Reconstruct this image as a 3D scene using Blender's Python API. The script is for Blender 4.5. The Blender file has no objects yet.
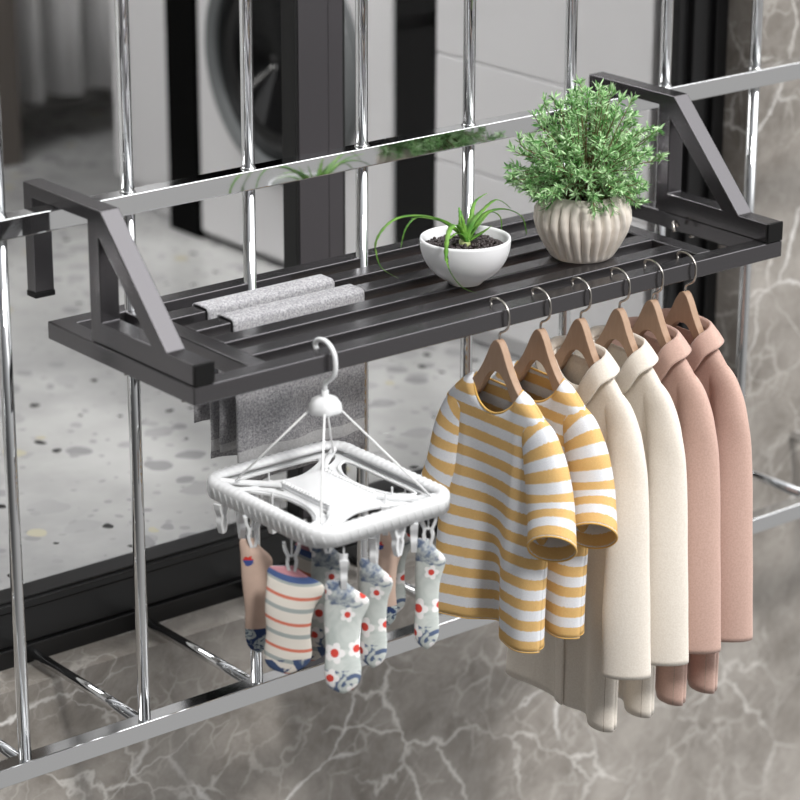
import bpy, bmesh, math, random
from mathutils import Vector, Matrix, noise
random.seed(7)
S = bpy.context.scene
COL = S.collection
PI = math.pi

# ------------------------------------------------------------------ helpers
class MB:
    """collects shapes, links them as one mesh object"""
    def __init__(self):
        self.v = []; self.f = []; self.uv = {}
    def add(self, vs, fs):
        b = len(self.v); self.v += [tuple(p) for p in vs]
        self.f += [tuple(i + b for i in f) for f in fs]
        return b
    def box(self, x0, x1, y0, y1, z0, z1):
        self.add([(x0,y0,z0),(x1,y0,z0),(x1,y1,z0),(x0,y1,z0),(x0,y0,z1),(x1,y0,z1),(x1,y1,z1),(x0,y1,z1)],
                 [(0,3,2,1),(4,5,6,7),(0,1,5,4),(1,2,6,5),(2,3,7,6),(3,0,4,7)])
        return self
    def tube(self, pts, r, n=12, caps=True, closed=False):
        pts = [Vector(p) for p in pts]; m = len(pts)
        rr = r if isinstance(r, (list, tuple)) else [r]*m
        up = None; rings = []
        for i, p in enumerate(pts):
            if closed: t = pts[(i+1) % m] - pts[i-1]
            else: t = pts[min(i+1, m-1)] - pts[max(i-1, 0)]
            t.normalize()
            if up is None:
                a = Vector((0,0,1)) if abs(t.z) < .9 else Vector((1,0,0))
                up = (a - t*a.dot(t)).normalized()
            else:
                up = (up - t*up.dot(t)).normalized()
            s = t.cross(up)
            rings.append([p + (up*math.cos(k*2*PI/n) + s*math.sin(k*2*PI/n))*rr[i] for k in range(n)])
        b = self.add([q for R_ in rings for q in R_], [])
        for i in range(m if closed else m-1):
            j = (i+1) % m
            for k in range(n):
                k2 = (k+1) % n
                self.f.append((b+i*n+k, b+i*n+k2, b+j*n+k2, b+j*n+k))
        if caps and not closed:
            self.f.append(tuple(b+k for k in range(n))[::-1]); self.f.append(tuple(b+(m-1)*n+k for k in range(n)))
        return self
    def lathe(self, prof, c=(0,0,0), n=48, fn=None):
        """prof: (r,z) list; fn(angle, r, z) -> r"""
        b = len(self.v)
        for r, z in prof:
            for k in range(n):
                a = 2*PI*k/n; q = fn(a, r, z) if fn else r
                self.v.append((c[0]+q*math.cos(a), c[1]+q*math.sin(a), c[2]+z))
        for i in range(len(prof)-1):
            for k in range(n):
                k2 = (k+1) % n
                self.f.append((b+i*n+k, b+i*n+k2, b+(i+1)*n+k2, b+(i+1)*n+k))
        if prof[0][0] > 1e-6: self.f.append(tuple(b+k for k in range(n))[::-1])
        if prof[-1][0] > 1e-6: self.f.append(tuple(b+(len(prof)-1)*n+k for k in range(n)))
        return self
    def prism(self, outline, x0, x1):
        """outline of (y,z) extruded along x"""
        n = len(outline)
        self.add([(x0,y,z) for y,z in outline]+[(x1,y,z) for y,z in outline],
                 [tuple(range(n)), tuple(range(2*n-1, n-1, -1))]+[(i, i+n, (i+1)%n+n, (i+1)%n) for i in range(n)])
        return self
    def grid(self, fn, nu, nv, close_u=False, uvfn=None):
        b = len(self.v)
        for j in range(nv+1):
            for i in range(nu if close_u else nu+1):
                self.v.append(tuple(fn(i/nu, j/nv)))
        w = nu if close_u else nu+1
        for j in range(nv):
            for i in range(nu):
                i2 = (i+1) % w if close_u else i+1
                f = (b+j*w+i, b+j*w+i2, b+(j+1)*w+i2, b+(j+1)*w+i)
                if uvfn:
                    self.uv[len(self.f)] = [uvfn(i/nu,j/nv), uvfn((i+1)/nu,j/nv), uvfn((i+1)/nu,(j+1)/nv), uvfn(i/nu,(j+1)/nv)]
                self.f.append(f)
        return self
    def build(self, name, mat, parent=None, smooth=False, bevel=0, seg=2, solid=0, sub=0, offset=0, fixn=True, cat=None, label=None, group=None, kind=None):
        me = bpy.data.meshes.new(name); me.from_pydata(self.v, [], self.f); me.update()
        if self.uv:
            L = me.uv_layers.new(name='UVMap')
            for fi, co in self.uv.items():
                for k, li in enumerate(me.polygons[fi].loop_indices): L.data[li].uv = co[k]
        if fixn:
            bm = bmesh.new(); bm.from_mesh(me); bmesh.ops.recalc_face_normals(bm, faces=bm.faces); bm.to_mesh(me); bm.free()
        if smooth:
            for p in me.polygons: p.use_smooth = True
        o = bpy.data.objects.new(name, me); COL.objects.link(o)
        me.materials.append(mat)
        if parent is not None:
            o.parent = parent
            o.matrix_parent_inverse = Matrix.Translation(parent.location).inverted() if parent.parent is None else Matrix()
        if solid:
            m = o.modifiers.new('Solidify', 'SOLIDIFY'); m.thickness = solid; m.offset = offset
        if bevel:
            m = o.modifiers.new('Bevel', 'BEVEL'); m.width = bevel; m.segments = seg; m.limit_method = 'ANGLE'; m.angle_limit = math.radians(35)
        if sub:
            m = o.modifiers.new('Subsurf', 'SUBSURF'); m.levels = sub; m.render_levels = sub
        return tag(o, label, cat, group, kind)

def tag(o, label=None, cat=None, group=None, kind=None):
    if label: o['label'] = label
    if cat: o['category'] = cat
    if group: o['group'] = group
    if kind: o['kind'] = kind
    return o

def thing(name, loc, label, cat, group=None):
    o = bpy.data.objects.new(name, None); COL.objects.link(o)
    o.location = loc; o.empty_display_size = .02
    return tag(o, label, cat, group)

def sub_parent(child, part):
    """child is a sub-part of part: both are modelled in world coordinates"""
    child.parent = part; child.matrix_parent_inverse = Matrix()
    return child

def copy_tree(root, loc, label=None):
    c = root.copy(); COL.objects.link(c); c.location = loc
    if label: c['label'] = label
    for ch in list(root.children):
        d = ch.copy(); COL.objects.link(d); d.parent = c; d.matrix_parent_inverse = ch.matrix_parent_inverse.copy()
        for g in list(ch.children):
            e = g.copy(); COL.objects.link(e); e.parent = d; e.matrix_parent_inverse = g.matrix_parent_inverse.copy()
    return c

def lerp(a, b, t): return a+(b-a)*t
def smooth(t): t = max(0, min(1, t)); return t*t*(3-2*t)
def interp(xs, ys, x):
    if x <= xs[0]: return ys[0]
    for i in range(1, len(xs)):
        if x <= xs[i]:
            return lerp(ys[i-1], ys[i], smooth((x-xs[i-1])/(xs[i]-xs[i-1])))
    return ys[-1]
def cub(xs, ys, x):
    """Catmull-Rom through (xs, ys)"""
    if x <= xs[0]: return ys[0]
    if x >= xs[-1]: return ys[-1]
    for i in range(1, len(xs)):
        if x <= xs[i]: break
    i -= 1; h = xs[i+1]-xs[i]; t = (x-xs[i])/h
    m0 = (ys[i+1]-ys[max(i-1,0)])/(xs[i+1]-xs[max(i-1,0)])*h
    j = min(i+2, len(xs)-1); m1 = (ys[j]-ys[i])/(xs[j]-xs[i])*h
    return (2*t**3-3*t*t+1)*ys[i]+(t**3-2*t*t+t)*m0+(3*t*t-2*t**3)*ys[i+1]+(t**3-t*t)*m1
def catmull(P, n=8):
    P = [Vector(p) for p in P]; out = []
    for i in range(len(P)-1):
        p0 = P[max(i-1,0)]; p1 = P[i]; p2 = P[i+1]; p3 = P[min(i+2, len(P)-1)]
        for k in range(n):
            t = k/n
            out.append(.5*((2*p1)+(-p0+p2)*t+(2*p0-5*p1+4*p2-p3)*t*t+(-p0+3*p1-3*p2+p3)*t**3))
    out.append(P[-1]); return out

# ------------------------------------------------------------------ materials
class NT:
    def __init__(self, name):
        self.m = bpy.data.materials.new(name); self.m.use_nodes = True
        self.t = self.m.node_tree; self.t.nodes.clear()
        self.out = self.n('ShaderNodeOutputMaterial'); self.b = self.n('ShaderNodeBsdfPrincipled')
        self.l(self.b.outputs[0], self.out.inputs[0])
    def n(self, ty, **k):
        q = self.t.nodes.new(ty)
        for a, b in k.items(): setattr(q, a, b)
        return q
    def l(self, a, b): self.t.links.new(a, b)
    def setv(self, sock, v):
        if hasattr(v, 'node'): self.l(v, sock)
        else: sock.default_value = v
    def math(self, op, a, b=None, c=None):
        q = self.n('ShaderNodeMath', operation=op); self.setv(q.inputs[0], a)
        if b is not None: self.setv(q.inputs[1], b)
        if c is not None: self.setv(q.inputs[2], c)
        return q.outputs[0]
    def mix(self, f, a, b):
        q = self.n('ShaderNodeMix', data_type='RGBA'); self.setv(q.inputs[0], f)
        self.setv(q.inputs[6], a if hasattr(a,'node') else (*a, 1)[:4]); self.setv(q.inputs[7], b if hasattr(b,'node') else (*b, 1)[:4])
        return q.outputs[2]
    def noise(self, vec, scale, detail=4, rough=.5, dist=0, out=0):
        q = self.n('ShaderNodeTexNoise'); q.inputs['Scale'].default_value = scale; q.inputs['Detail'].default_value = detail
        q.inputs['Roughness'].default_value = rough; q.inputs['Distortion'].default_value = dist
        if vec is not None: self.l(vec, q.inputs['Vector'])
        return q.outputs[out]
    def ramp(self, f, stops, interp='LINEAR'):
        q = self.n('ShaderNodeValToRGB'); q.color_ramp.interpolation = interp
        e = q.color_ramp.elements
        while len(e) > 1: e.remove(e[-1])
        e[0].position = stops[0][0]; e[0].color = (*stops[0][1], 1)
        for p, c in stops[1:]:
            x = e.new(p); x.color = (*c, 1)
        self.l(f, q.inputs[0]); return q.outputs[0]
    def bump(self, h, strength, dist=.001):
        q = self.n('ShaderNodeBump'); q.inputs['Strength'].default_value = strength; q.inputs['Distance'].default_value = dist
        self.l(h, q.inputs['Height']); self.l(q.outputs[0], self.b.inputs['Normal'])
    def P(self, col=None, rough=None, metal=None, spec=None):
        if col is not None: self.setv(self.b.inputs['Base Color'], col if hasattr(col,'node') else (*col, 1)[:4])
        if rough is not None: self.setv(self.b.inputs['Roughness'], rough)
        if metal is not None: self.b.inputs['Metallic'].default_value = metal
        if spec is not None: self.b.inputs['Specular IOR Level'].default_value = spec
        return self

def plain(name, col, rough=.5, metal=0, spec=.5, bumps=None):
    t = NT(name).P(col, rough, metal, spec)
    if bumps:
        co = t.n('ShaderNodeTexCoord').outputs['Object']; t.bump(t.noise(co, bumps[0], 3), bumps[1], bumps[2])
    return t.m

def rgb(h):
    c = [int(h[i:i+2], 16)/255 for i in (0,2,4)]
    return tuple(x/12.92 if x <= .04045 else ((x+.055)/1.055)**2.4 for x in c)

def mat_marble():
    t = NT('grey_marble'); co = t.n('ShaderNodeTexCoord').outputs['Object']
    def warped(src, scale, amt):
        va = t.n('ShaderNodeVectorMath', operation='MULTIPLY_ADD'); t.l(t.noise(co, scale, 5, .6, 0, 1), va.inputs[0]); va.inputs[1].default_value = (amt,amt,amt); t.l(src, va.inputs[2]); return va.outputs[0]
    v = warped(warped(co, 3.0, .16), 14, .035)
    def veins(scale, off, w0, rot, mask_scale, lo, hi, sq=.45):
        mp = t.n('ShaderNodeMapping', vector_type='TEXTURE'); mp.inputs['Location'].default_value = (off, off*.7, off*1.3); mp.inputs['Rotation'].default_value = (0, rot, 0); mp.inputs['Scale'].default_value = (1, 1, 1/sq)
        t.l(v, mp.inputs['Vector'])
        q = t.n('ShaderNodeTexVoronoi', feature='DISTANCE_TO_EDGE'); q.inputs['Scale'].default_value = scale; t.l(mp.outputs[0], q.inputs['Vector'])
        mk = t.n('ShaderNodeMapRange'); mk.interpolation_type = 'SMOOTHSTEP'; t.l(t.noise(mp.outputs[0], mask_scale, 3), mk.inputs[0]); mk.inputs[1].default_value = lo; mk.inputs[2].default_value = hi
        e = t.n('ShaderNodeMapRange'); e.interpolation_type = 'SMOOTHSTEP'; t.l(q.outputs['Distance'], e.inputs[0])
        e.inputs[1].default_value = 0; t.l(t.math('MULTIPLY_ADD', mk.outputs[0], w0, .0035*scale/5), e.inputs[2]); e.inputs[3].default_value = 1; e.inputs[4].default_value = 0
        return t.math('MULTIPLY', e.outputs[0], mk.outputs[0])
    v1 = veins(5.0, 3.1, .022, .95, 4, .38, .66); v2 = veins(10, 9.4, .032, -.8, 6, .42, .66); v3 = veins(24, 5.2, .07, .8, 9, .42, .62, .6)
    base = t.ramp(t.noise(v, 3.2, 9, .68), [(.30, rgb('67615a')), (.48, rgb('8b857e')), (.66, rgb('aea8a1'))])
    cloud = t.ramp(t.noise(v, 26, 6, .7), [(.4, (0,0,0)), (.75, (1,1,1))])
    c = t.mix(t.math('MULTIPLY', cloud, .35), base, rgb('c6c1bb'))
    c = t.mix(t.math('MULTIPLY', v3, .35), c, rgb('d6d2cc'))
    c = t.mix(t.math('MULTIPLY', v2, .7), c, rgb('e2dfda'))
    c = t.mix(t.math('MULTIPLY', v1, .85), c, rgb('eeece9'))
    t.P(c, .3, 0, .5)
    return t.m

def mat_terrazzo():
    t = NT('terrazzo'); co = t.n('ShaderNodeTexCoord').outputs['Object']
    w = t.n('ShaderNodeVectorMath', operation='MULTIPLY_ADD'); t.l(t.noise(co, 9, 3, .5, 0, 1), w.inputs[0]); w.inputs[1].default_value = (.06,.06,0); t.l(co, w.inputs[2])
    c = t.ramp(t.noise(co, 2.5, 5, .6), [(.3, rgb('9c9c9c')), (.5, rgb('b2b2b1')), (.7, rgb('c2c2c1'))])
    def chips(scale, thr, rand, col, c, seed):
        mp = t.n('ShaderNodeMapping'); mp.inputs['Location'].default_value = (seed, seed*1.7, 0); t.l(w.outputs[0], mp.inputs['Vector'])
        q = t.n('ShaderNodeTexVoronoi', voronoi_dimensions='2D'); q.inputs['Scale'].default_value = scale; t.l(mp.outputs[0], q.inputs['Vector'])
        sp = t.n('ShaderNodeSeparateColor'); t.l(q.outputs['Color'], sp.inputs[0])
        pick = t.math('GREATER_THAN', sp.outputs[0], rand)
        size = t.math('MULTIPLY', sp.outputs[1], thr)
        inside = t.math('LESS_THAN', q.outputs['Distance'], size)
        return t.mix(t.math('MULTIPLY', pick, inside), c, col)
    c = chips(12, .40, .45, rgb('a2a2a2'), c, 1.1)
    c = chips(15, .34, .66, rgb('929293'), c, 4.7)
    c = chips(13, .30, .88, rgb('b5b09c'), c, 8.3)
    c = chips(32, .26, .6, rgb('9c9c9c'), c, 2.9)
    c = chips(24, .24, .86, rgb('202022'), c, 6.1)
    t.P(c, .22, 0, .5)
    return t.m

def mat_rack():
    t = NT('gunmetal_paint'); co = t.n('ShaderNodeTexCoord').outputs['Object']
    t.P(rgb('605e60'), .24, .85, .5); t.bump(t.noise(co, 900, 2), .06, .0004)
    return t.m

def mat_chrome():
    t = NT('polished_steel'); co = t.n('ShaderNodeTexCoord').outputs['Object']
    t.P(rgb('dedfe0'), .06, 1.0)
    t.bump(t.noise(co, 6, 2), .15, .002)
    return t.m

def fabric(name, col, rough=.9, weave=900, bump=.35, speck=0, dark=None):
    t = NT(name); co = t.n('ShaderNodeTexCoord').outputs['Object']
    n = t.noise(co, weave, 3, .6); c = col
    if speck:
        c = t.mix(t.math('MULTIPLY', t.ramp(n, [(.38,(0,0,0)),(.62,(1,1,1))]), speck), col, dark or tuple(x*.6 for x in col))
    t.P(c, rough, 0, .25); t.bump(n, bump, .0006)
    t.b.inputs['Sheen Weight'].default_value = .15; t.b.inputs['Sheen Roughness'].default_value = .5
    return t.m

def mat_stripes():
    t = NT('yellow_white_knit'); uv = t.n('ShaderNodeTexCoord').outputs['UV']; co = t.n('ShaderNodeTexCoord').outputs['Object']
    sep = t.n('ShaderNodeSeparateXYZ'); t.l(uv, sep.inputs[0])
    n = t.noise(co, 700, 3, .6)
    y = t.math('ADD', sep.outputs[1], t.math('MULTIPLY', t.math('SUBTRACT', n, .5), .006))
    f = t.math('FRACT', t.math('DIVIDE', y, .0287))
    yel = t.math('GREATER_THAN', f, .5)
    Y = t.mix(t.math('MULTIPLY', n, .9), rgb('eecb8e'), rgb('cf9e58')); W = t.mix(n, rgb('fdfdfd'), rgb('cdd1dc'))
    t.P(t.mix(yel, W, Y), .9, 0, .2); t.bump(n, .5, .001)
    return t.m

def mat_sock_floral(name, dark):
    t = NT(name); uv = t.n('ShaderNodeTexCoord').outputs['UV']
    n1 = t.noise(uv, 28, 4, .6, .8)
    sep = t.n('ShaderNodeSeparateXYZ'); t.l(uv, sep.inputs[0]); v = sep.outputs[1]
    k = .55 if dark else 1  # dark copy: shade painted into every colour of the sock
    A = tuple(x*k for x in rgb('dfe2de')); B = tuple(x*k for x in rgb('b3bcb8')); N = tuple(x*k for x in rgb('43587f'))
    c = t.mix(t.ramp(n1, [(.35,(0,0,0)),(.65,(1,1,1))]), A, B)
    # blue patches near cuff (v<.035) and toe (v>.115)
    cuff = t.math('MULTIPLY', t.math('LESS_THAN', v, t.math('ADD', .0, t.math('MULTIPLY', n1, .06))), t.ramp(t.noise(uv, 90, 4, .7), [(.4,(.1,.1,.1)),(.6,(1,1,1))]))
    c = t.mix(t.math('MULTIPLY', cuff, .9), c, N)
    toe = t.math('MULTIPLY', t.math('GREATER_THAN', v, .108), t.ramp(t.noise(uv, 34, 3, .5, 2.5), [(.47,(0,0,0)),(.53,(1,1,1))]))
    c = t.mix(t.math('MULTIPLY', toe, .9), c, N)
    q = t.n('ShaderNodeTexVoronoi', voronoi_dimensions='2D'); q.inputs['Scale'].default_value = 27; q.inputs['Randomness'].default_value = .75; t.l(uv, q.inputs['Vector'])
    sc = t.n('ShaderNodeVectorMath', operation='SCALE'); t.l(uv, sc.inputs[0]); sc.inputs[3].default_value = 1
    dv = t.n('ShaderNodeVectorMath', operation='SUBTRACT'); t.l(sc.outputs[0], dv.inputs[0]); t.l(q.outputs['Position'], dv.inputs[1])
    s2 = t.n('ShaderNodeSeparateXYZ'); t.l(dv.outputs[0], s2.inputs[0])
    ang = t.math('ARCTAN2', s2.outputs[1], s2.outputs[0]); ln = t.n('ShaderNodeVectorMath', operation='LENGTH'); t.l(dv.outputs[0], ln.inputs[0])
    r = ln.outputs['Value']
    cs = t.n('ShaderNodeSeparateColor'); t.l(q.outputs['Color'], cs.inputs[0])
    size = t.math('MULTIPLY_ADD', cs.outputs[0], .004, .0085)
    pet = t.math('MULTIPLY', size, t.math('MULTIPLY_ADD', t.math('ABSOLUTE', t.math('COSINE', t.math('MULTIPLY', ang, 2.5))), .38, .68))
    c = t.mix(t.math('LESS_THAN', r, pet), c, tuple(x*k for x in rgb('f4f1f0')))
    c = t.mix(t.math('LESS_THAN', r, t.math('MULTIPLY', size, .42)), c, tuple(x*k for x in rgb('d84f45')))
    t.P(c, .9, 0, .2); t.bump(t.noise(uv, 900, 2), .3, .0006)
    return t.m

def mat_sock_striped(name, dark):
    t = NT(name); uv = t.n('ShaderNodeTexCoord').outputs['UV']
    sep = t.n('ShaderNodeSeparateXYZ'); t.l(uv, sep.inputs[0]); k = .5 if dark else 1  # lowered tones paint in the shade on the sock behind
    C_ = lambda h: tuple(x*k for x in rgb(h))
    v = t.math('ADD', t.math('MULTIPLY_ADD', sep.outputs[0], -.22, sep.outputs[1]), t.math('MULTIPLY_ADD', t.math('POWER', sep.outputs[0], 2), 5, .002))
    cream = C_('e9e2d8'); red = C_('d9806a'); grey = C_('a9b0ae'); blue = C_('4d608c'); pink = C_('c08a92')
    f = t.math('FRACT', t.math('DIVIDE', v, .034))
    c = t.ramp(f, [(0, cream), (.08, red), (.2, cream), (.45, cream), (.52, grey), (.68, cream)], 'CONSTANT')
    c = t.mix(t.math('LESS_THAN', v, .013), c, pink)
    c = t.mix(t.math('MULTIPLY', t.math('GREATER_THAN', v, .013), t.math('LESS_THAN', v, .020)), c, blue)
    toe = t.math('MULTIPLY', t.math('GREATER_THAN', sep.outputs[1], .118), t.ramp(t.noise(uv, 40, 3, .5, 2), [(.45,(0,0,0)),(.5,(1,1,1))]))
    c = t.mix(toe, c, C_('48597c'))
    t.P(c, .9, 0, .2); t.bump(t.noise(uv, 900, 2), .3, .0006)
    return t.m

def mat_sock_beige():
    t = NT('beige_sock_knit'); uv = t.n('ShaderNodeTexCoord').outputs['UV']
    sep = t.n('ShaderNodeSeparateXYZ'); t.l(uv, sep.inputs[0]); v = sep.outputs[1]
    c = t.mix(t.noise(uv, 50, 3), rgb('cdb4a4'), rgb('b79d8f'))
    pat = t.ramp(t.noise(uv, 55, 3, .5, 2), [(.42, rgb('2f3f63')), (.5, rgb('a9b2b2')), (.6, rgb('3b4c63'))], 'CONSTANT')
    c = t.mix(t.math('GREATER_THAN', v, .105), c, pat)
    # small red and blue motif by the cuff
    d = t.n('ShaderNodeVectorMath', operation='DISTANCE'); t.l(uv, d.inputs[0]); d.inputs[1].default_value = (-.008, .024, 0)
    c = t.mix(t.math('LESS_THAN', t.math('ADD', d.outputs['Value'], t.math('MULTIPLY', t.noise(uv, 190, 2), .011)), .0115), c, t.mix(t.math('GREATER_THAN', v, .023), rgb('cf3b33'), rgb('41508a')))
    t.P(c, .9, 0, .2); t.bump(t.noise(uv, 900, 2), .3, .0006)
    return t.m

def mat_wood():
    t = NT('tan_wood'); co = t.n('ShaderNodeTexCoord').outputs['Object']
    mp = t.n('ShaderNodeMapping'); mp.inputs['Scale'].default_value = (1, 1, .15); t.l(co, mp.inputs['Vector'])
    n = t.noise(mp.outputs[0], 160, 4, .6)
    t.P(t.mix(n, rgb('b79b84'), rgb('a08068')), .5, 0, .4)
    return t.m

def mat_leaf(name, a, b, tr=.25):
    t = NT(name); co = t.n('ShaderNodeTexCoord').outputs['Object']
    c = t.mix(t.ramp(t.noise(co, 70, 2), [(.35,(0,0,0)),(.65,(1,1,1))]), a, b)
    t.P(c, .5, 0, .4)
    t.b.inputs['Subsurface Weight'].default_value = 0
    return t.m

def mat_towel():
    t = NT('grey_towel'); co = t.n('ShaderNodeTexCoord').outputs['Object']
    sep = t.n('ShaderNodeSeparateXYZ'); t.l(co, sep.inputs[0])
    n = t.noise(co, 330, 3, .7)
    c = t.ramp(n, [(.3, rgb('7d7c80')), (.5, rgb('a5a4a7')), (.7, rgb('cac9cb'))])
    band = t.math('MULTIPLY', t.math('LESS_THAN', sep.outputs[2], -.176), t.math('GREATER_THAN', sep.outputs[2], -.192))
    c = t.mix(t.math('MULTIPLY', band, .6), c, rgb('e0e0e0'))
    t.P(c, .95, 0, .15); t.bump(n, .7, .0015)
    return t.m

def mat_glass():
    t = NT('clear_glass')
    tr = t.n('ShaderNodeBsdfTransparent'); gl = t.n('ShaderNodeBsdfGlossy'); gl.inputs['Roughness'].default_value = .02
    fr = t.n('ShaderNodeFresnel'); fr.inputs['IOR'].default_value = 1.18
    mx = t.n('ShaderNodeMixShader'); t.l(fr.outputs[0], mx.inputs[0]); t.l(tr.outputs[0], mx.inputs[1]); t.l(gl.outputs[0], mx.inputs[2])
    t.l(mx.outputs[0], t.out.inputs[0]); return t.m

M = dict(
    marble=mat_marble(), terrazzo=mat_terrazzo(), rack=mat_rack(), chrome=mat_chrome(),
    cap=plain('black_plastic', rgb('080808'), .6, 0, .3), frame=plain('black_door_frame', rgb('121213'), .35, 0, .5),
    stile=plain('charcoal_aluminium', rgb('4b484b'), .4, .3), gasket=plain('black_rubber', rgb('060606'), .6),
    room=plain('room_plaster', rgb('c4c3c1'), .9), white_enamel=plain('white_enamel', rgb('e2e1e2'), .45, 0, .5),
    ring=plain('grey_ring', rgb('66696a'), .35), darkglass=plain('dark_door_glass', rgb('0b0b0c'), .12),
    gap=plain('dark_gap', rgb('040404'), .9, 0, .1), curtain=fabric('curtain_cloth', rgb('dedddd'), .9, 300, .1),
    brown=plain('brown_laminate', rgb('6b645e'), .6), fill_light=None,
    steel=plain('hook_steel', rgb('b9b4ae'), .25, 1.0), wood=mat_wood(), stripes=mat_stripes(),
    trim=fabric('yellow_trim', rgb('e6b968'), .9, 900, .3),
    cream=fabric('cream_wool', rgb('efe7dc'), .92, 420, .5, .35, rgb('d6cabb')),
    rose=fabric('dusty_rose_wool', rgb('d0b0a3'), .92, 420, .5, .4, rgb('b89588')),
    towel=mat_towel(), white=plain('white_plastic', rgb('e6e7e8'), .4, 0, .5), cord=plain('white_cord', rgb('eeeeee'), .6),
    ceramic=plain('white_ceramic', rgb('f1f1f3'), .3, 0, .5), ribbed=plain('cream_ceramic', rgb('eae1d6'), .6, 0, .4, (60, .15, .002)),
    pebble=plain('dark_clay_pebbles', rgb('33292a'), .4), soil=plain('dark_soil', rgb('2a2220'), .95),
    aloe=mat_leaf('spiky_leaf', rgb('4f8a2f'), rgb('7ba845')), aloe_heart=plain('pale_leaf_base', rgb('c3cf8e'), .5),
    leafA=mat_leaf('herb_leaf', rgb('9ac985'), rgb('cfe9be')), leafB=mat_leaf('herb_leaf_deep', rgb('5c9550'), rgb('8abb76')),
    twig=plain('reddish_twig', rgb('7a6a4a'), .7),
    seam=plain('seam_thread', rgb('a8988a'), .9),
    sk_floral=mat_sock_floral('floral_sock_knit', False), sk_floral_d=mat_sock_floral('shade_painted_floral_knit', True),
    sk_stripe=mat_sock_striped('striped_sock_knit', False), sk_stripe_d=mat_sock_striped('shade_painted_striped_knit', True), sk_beige=mat_sock_beige(),
)

# ------------------------------------------------------------------ setting: marble wall, door opening, room
YW, YF, XR = .535, .60, 1.477          # wall face, frame face, right reveal
ZS, ZT = -.611, 1.45                   # ledge and top of opening
ZFL = -.53
w = MB()
w.box(-1.6, 3.4, YW, YW+.12, -2.2, ZS)
w.box(XR, 3.4, YW, YW+.12, ZS, 1.9)
w.box(-1.6, XR, YW, YW+.12, ZT, 1.9)
w.build('wall_front', M['marble'], kind='structure')
MB().box(-1.6, 2.1, YW+.12, 3.3, ZFL-.08, ZFL).build('floor', M['terrazzo'], kind='structure')
MB().box(-1.6, 2.1, YW+.12, 3.3, 1.9, 1.98).build('ceiling', M['room'], kind='structure')
MB().box(-1.6, 2.1, 3.15, 3.3, ZFL, 1.9).build('wall_back', M['room'], kind='structure')
MB().box(2.02, 2.1, YW+.12, 3.15, ZFL, 1.9).build('wall_right', M['room'], kind='structure')
MB().box(-1.68, -1.6, YW+.12, 3.3, ZFL, 1.9).build('wall_left', M['room'], kind='structure')

d = thing('door_1', (.6, YF, ZS), None, None); d['kind'] = 'structure'
fr = MB()
fr.box(-1.5, XR, YF, YF+.06, ZS, ZS+.028); fr.box(-1.5, XR, YF+.006, YF+.06, ZS+.031, -.528)
fr.box(-1.5, XR, YF+.002, YF+.06, -.526, -.515); fr.box(-1.5, XR, YF+.010, YF+.05, ZS+.02, -.511)
fr.box(1.375, XR, YF, YF+.02, -.511, ZT); fr.box(1.398, 1.43, YF-.012, YF, -.511, ZT); fr.box(1.45, XR, YF-.012, YF, -.511, ZT)
fr.box(-1.5, 1.4, YF, YF+.06, ZT-.1, ZT)
fr.build('door_frame', M['frame'], d, bevel=.0015)
st = MB(); st.box(.606, .660, YF, YF+.034, -.513, ZT-.1); st.box(.668, .695, YF+.01, YF+.034, -.513, ZT-.1)
st.build('door_stile', M['stile'], d, bevel=.001)
st = MB(); st.box(.6, .6055, YF+.001, YF+.034, -.513, ZT-.1); st.box(.661, .667, YF+.012, YF+.045, -.513, ZT-.1); st.box(.696, .702, YF+.014, YF+.045, -.513, ZT-.1)
st.build('door_gasket', M['gasket'], d, bevel=.001)
MB().box(.703, 1.374, YF+.025, YF+.031, -.513, ZT-.1).build('glass_pane', M['glass'] if 'glass' in M else mat_glass(), d)

# ceiling lamp added unseen to light the room
fillm = NT('room_fill_glow'); em = fillm.n('ShaderNodeEmission'); em.inputs[1].default_value = 6; fillm.l(em.outputs[0], fillm.out.inputs[0])
MB().box(-.6, .9, 1.3, 2.5, 1.86, 1.898).build('room_fill_panel', fillm.m, cat='fill_light', label='flat glowing sheet, unseen, added to light the utility room')

# ------------------------------------------------------------------ appliances in the room (their fronts face -x)
XA = 1.385
wm = thing('washing_machine', (XA+.3, 1.68, ZFL), 'white front-loading washing machine with round dark door in the room', 'washing machine')
MB().box(XA+.008, XA+.56, 1.36, 2.005, ZFL+.012, .32).build('body', M['white_enamel'], wm, bevel=.012, seg=3)
MB().box(XA-.002, XA+.01, 1.37, 1.995, .2, .31).build('control_panel', M['white_enamel'], wm, bevel=.003)
dr = MB()
def ring_x(mb, x, y, z, prof, n=64):
    """lathe around the x axis, prof of (r, dx)"""
    b = len(mb.v)
    for r, dx in prof:
        for k in range(n):
            a = 2*PI*k/n; mb.v.append((x+dx, y+r*math.cos(a), z+r*math.sin(a)))
    for i in range(len(prof)-1):
        for k in range(n): mb.f.append((b+i*n+k, b+i*n+(k+1)%n, b+(i+1)*n+(k+1)%n, b+(i+1)*n+k))
    for i in (0, len(prof)-1):
        if prof[i][0] > 1e-6: mb.f.append(tuple(b+i*n+k for k in range(n)))
ring_x(dr, XA, 1.70, -.10, [(.247, .008), (.247, -.004), (.240, -.004), (.236, -.018), (.222, -.026), (.205, -.018), (.200, .006)])
door = dr.build('door', M['ring'], wm, smooth=False)
gl = MB(); ring_x(gl, XA, 1.70, -.10, [(.201, -.010), (.16, -.014), (.11, .0), (.001, .006)]); g = gl.build('door_glass', M['darkglass'], door, smooth=True); sub_parent(g, door)
hd = MB().box(XA-.03, XA-.02, 1.478, 1.490, -.14, -.06).build('door_handle', M['ring'], door, bevel=.002); sub_parent(hd, door)
for yy in (1.42, 1.94):
    for xx in (.06, .5): MB().lathe([(.02, 0), (.02, .013)], (XA+xx, yy, ZFL), 16).build('foot', M['gap'], wm)

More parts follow.
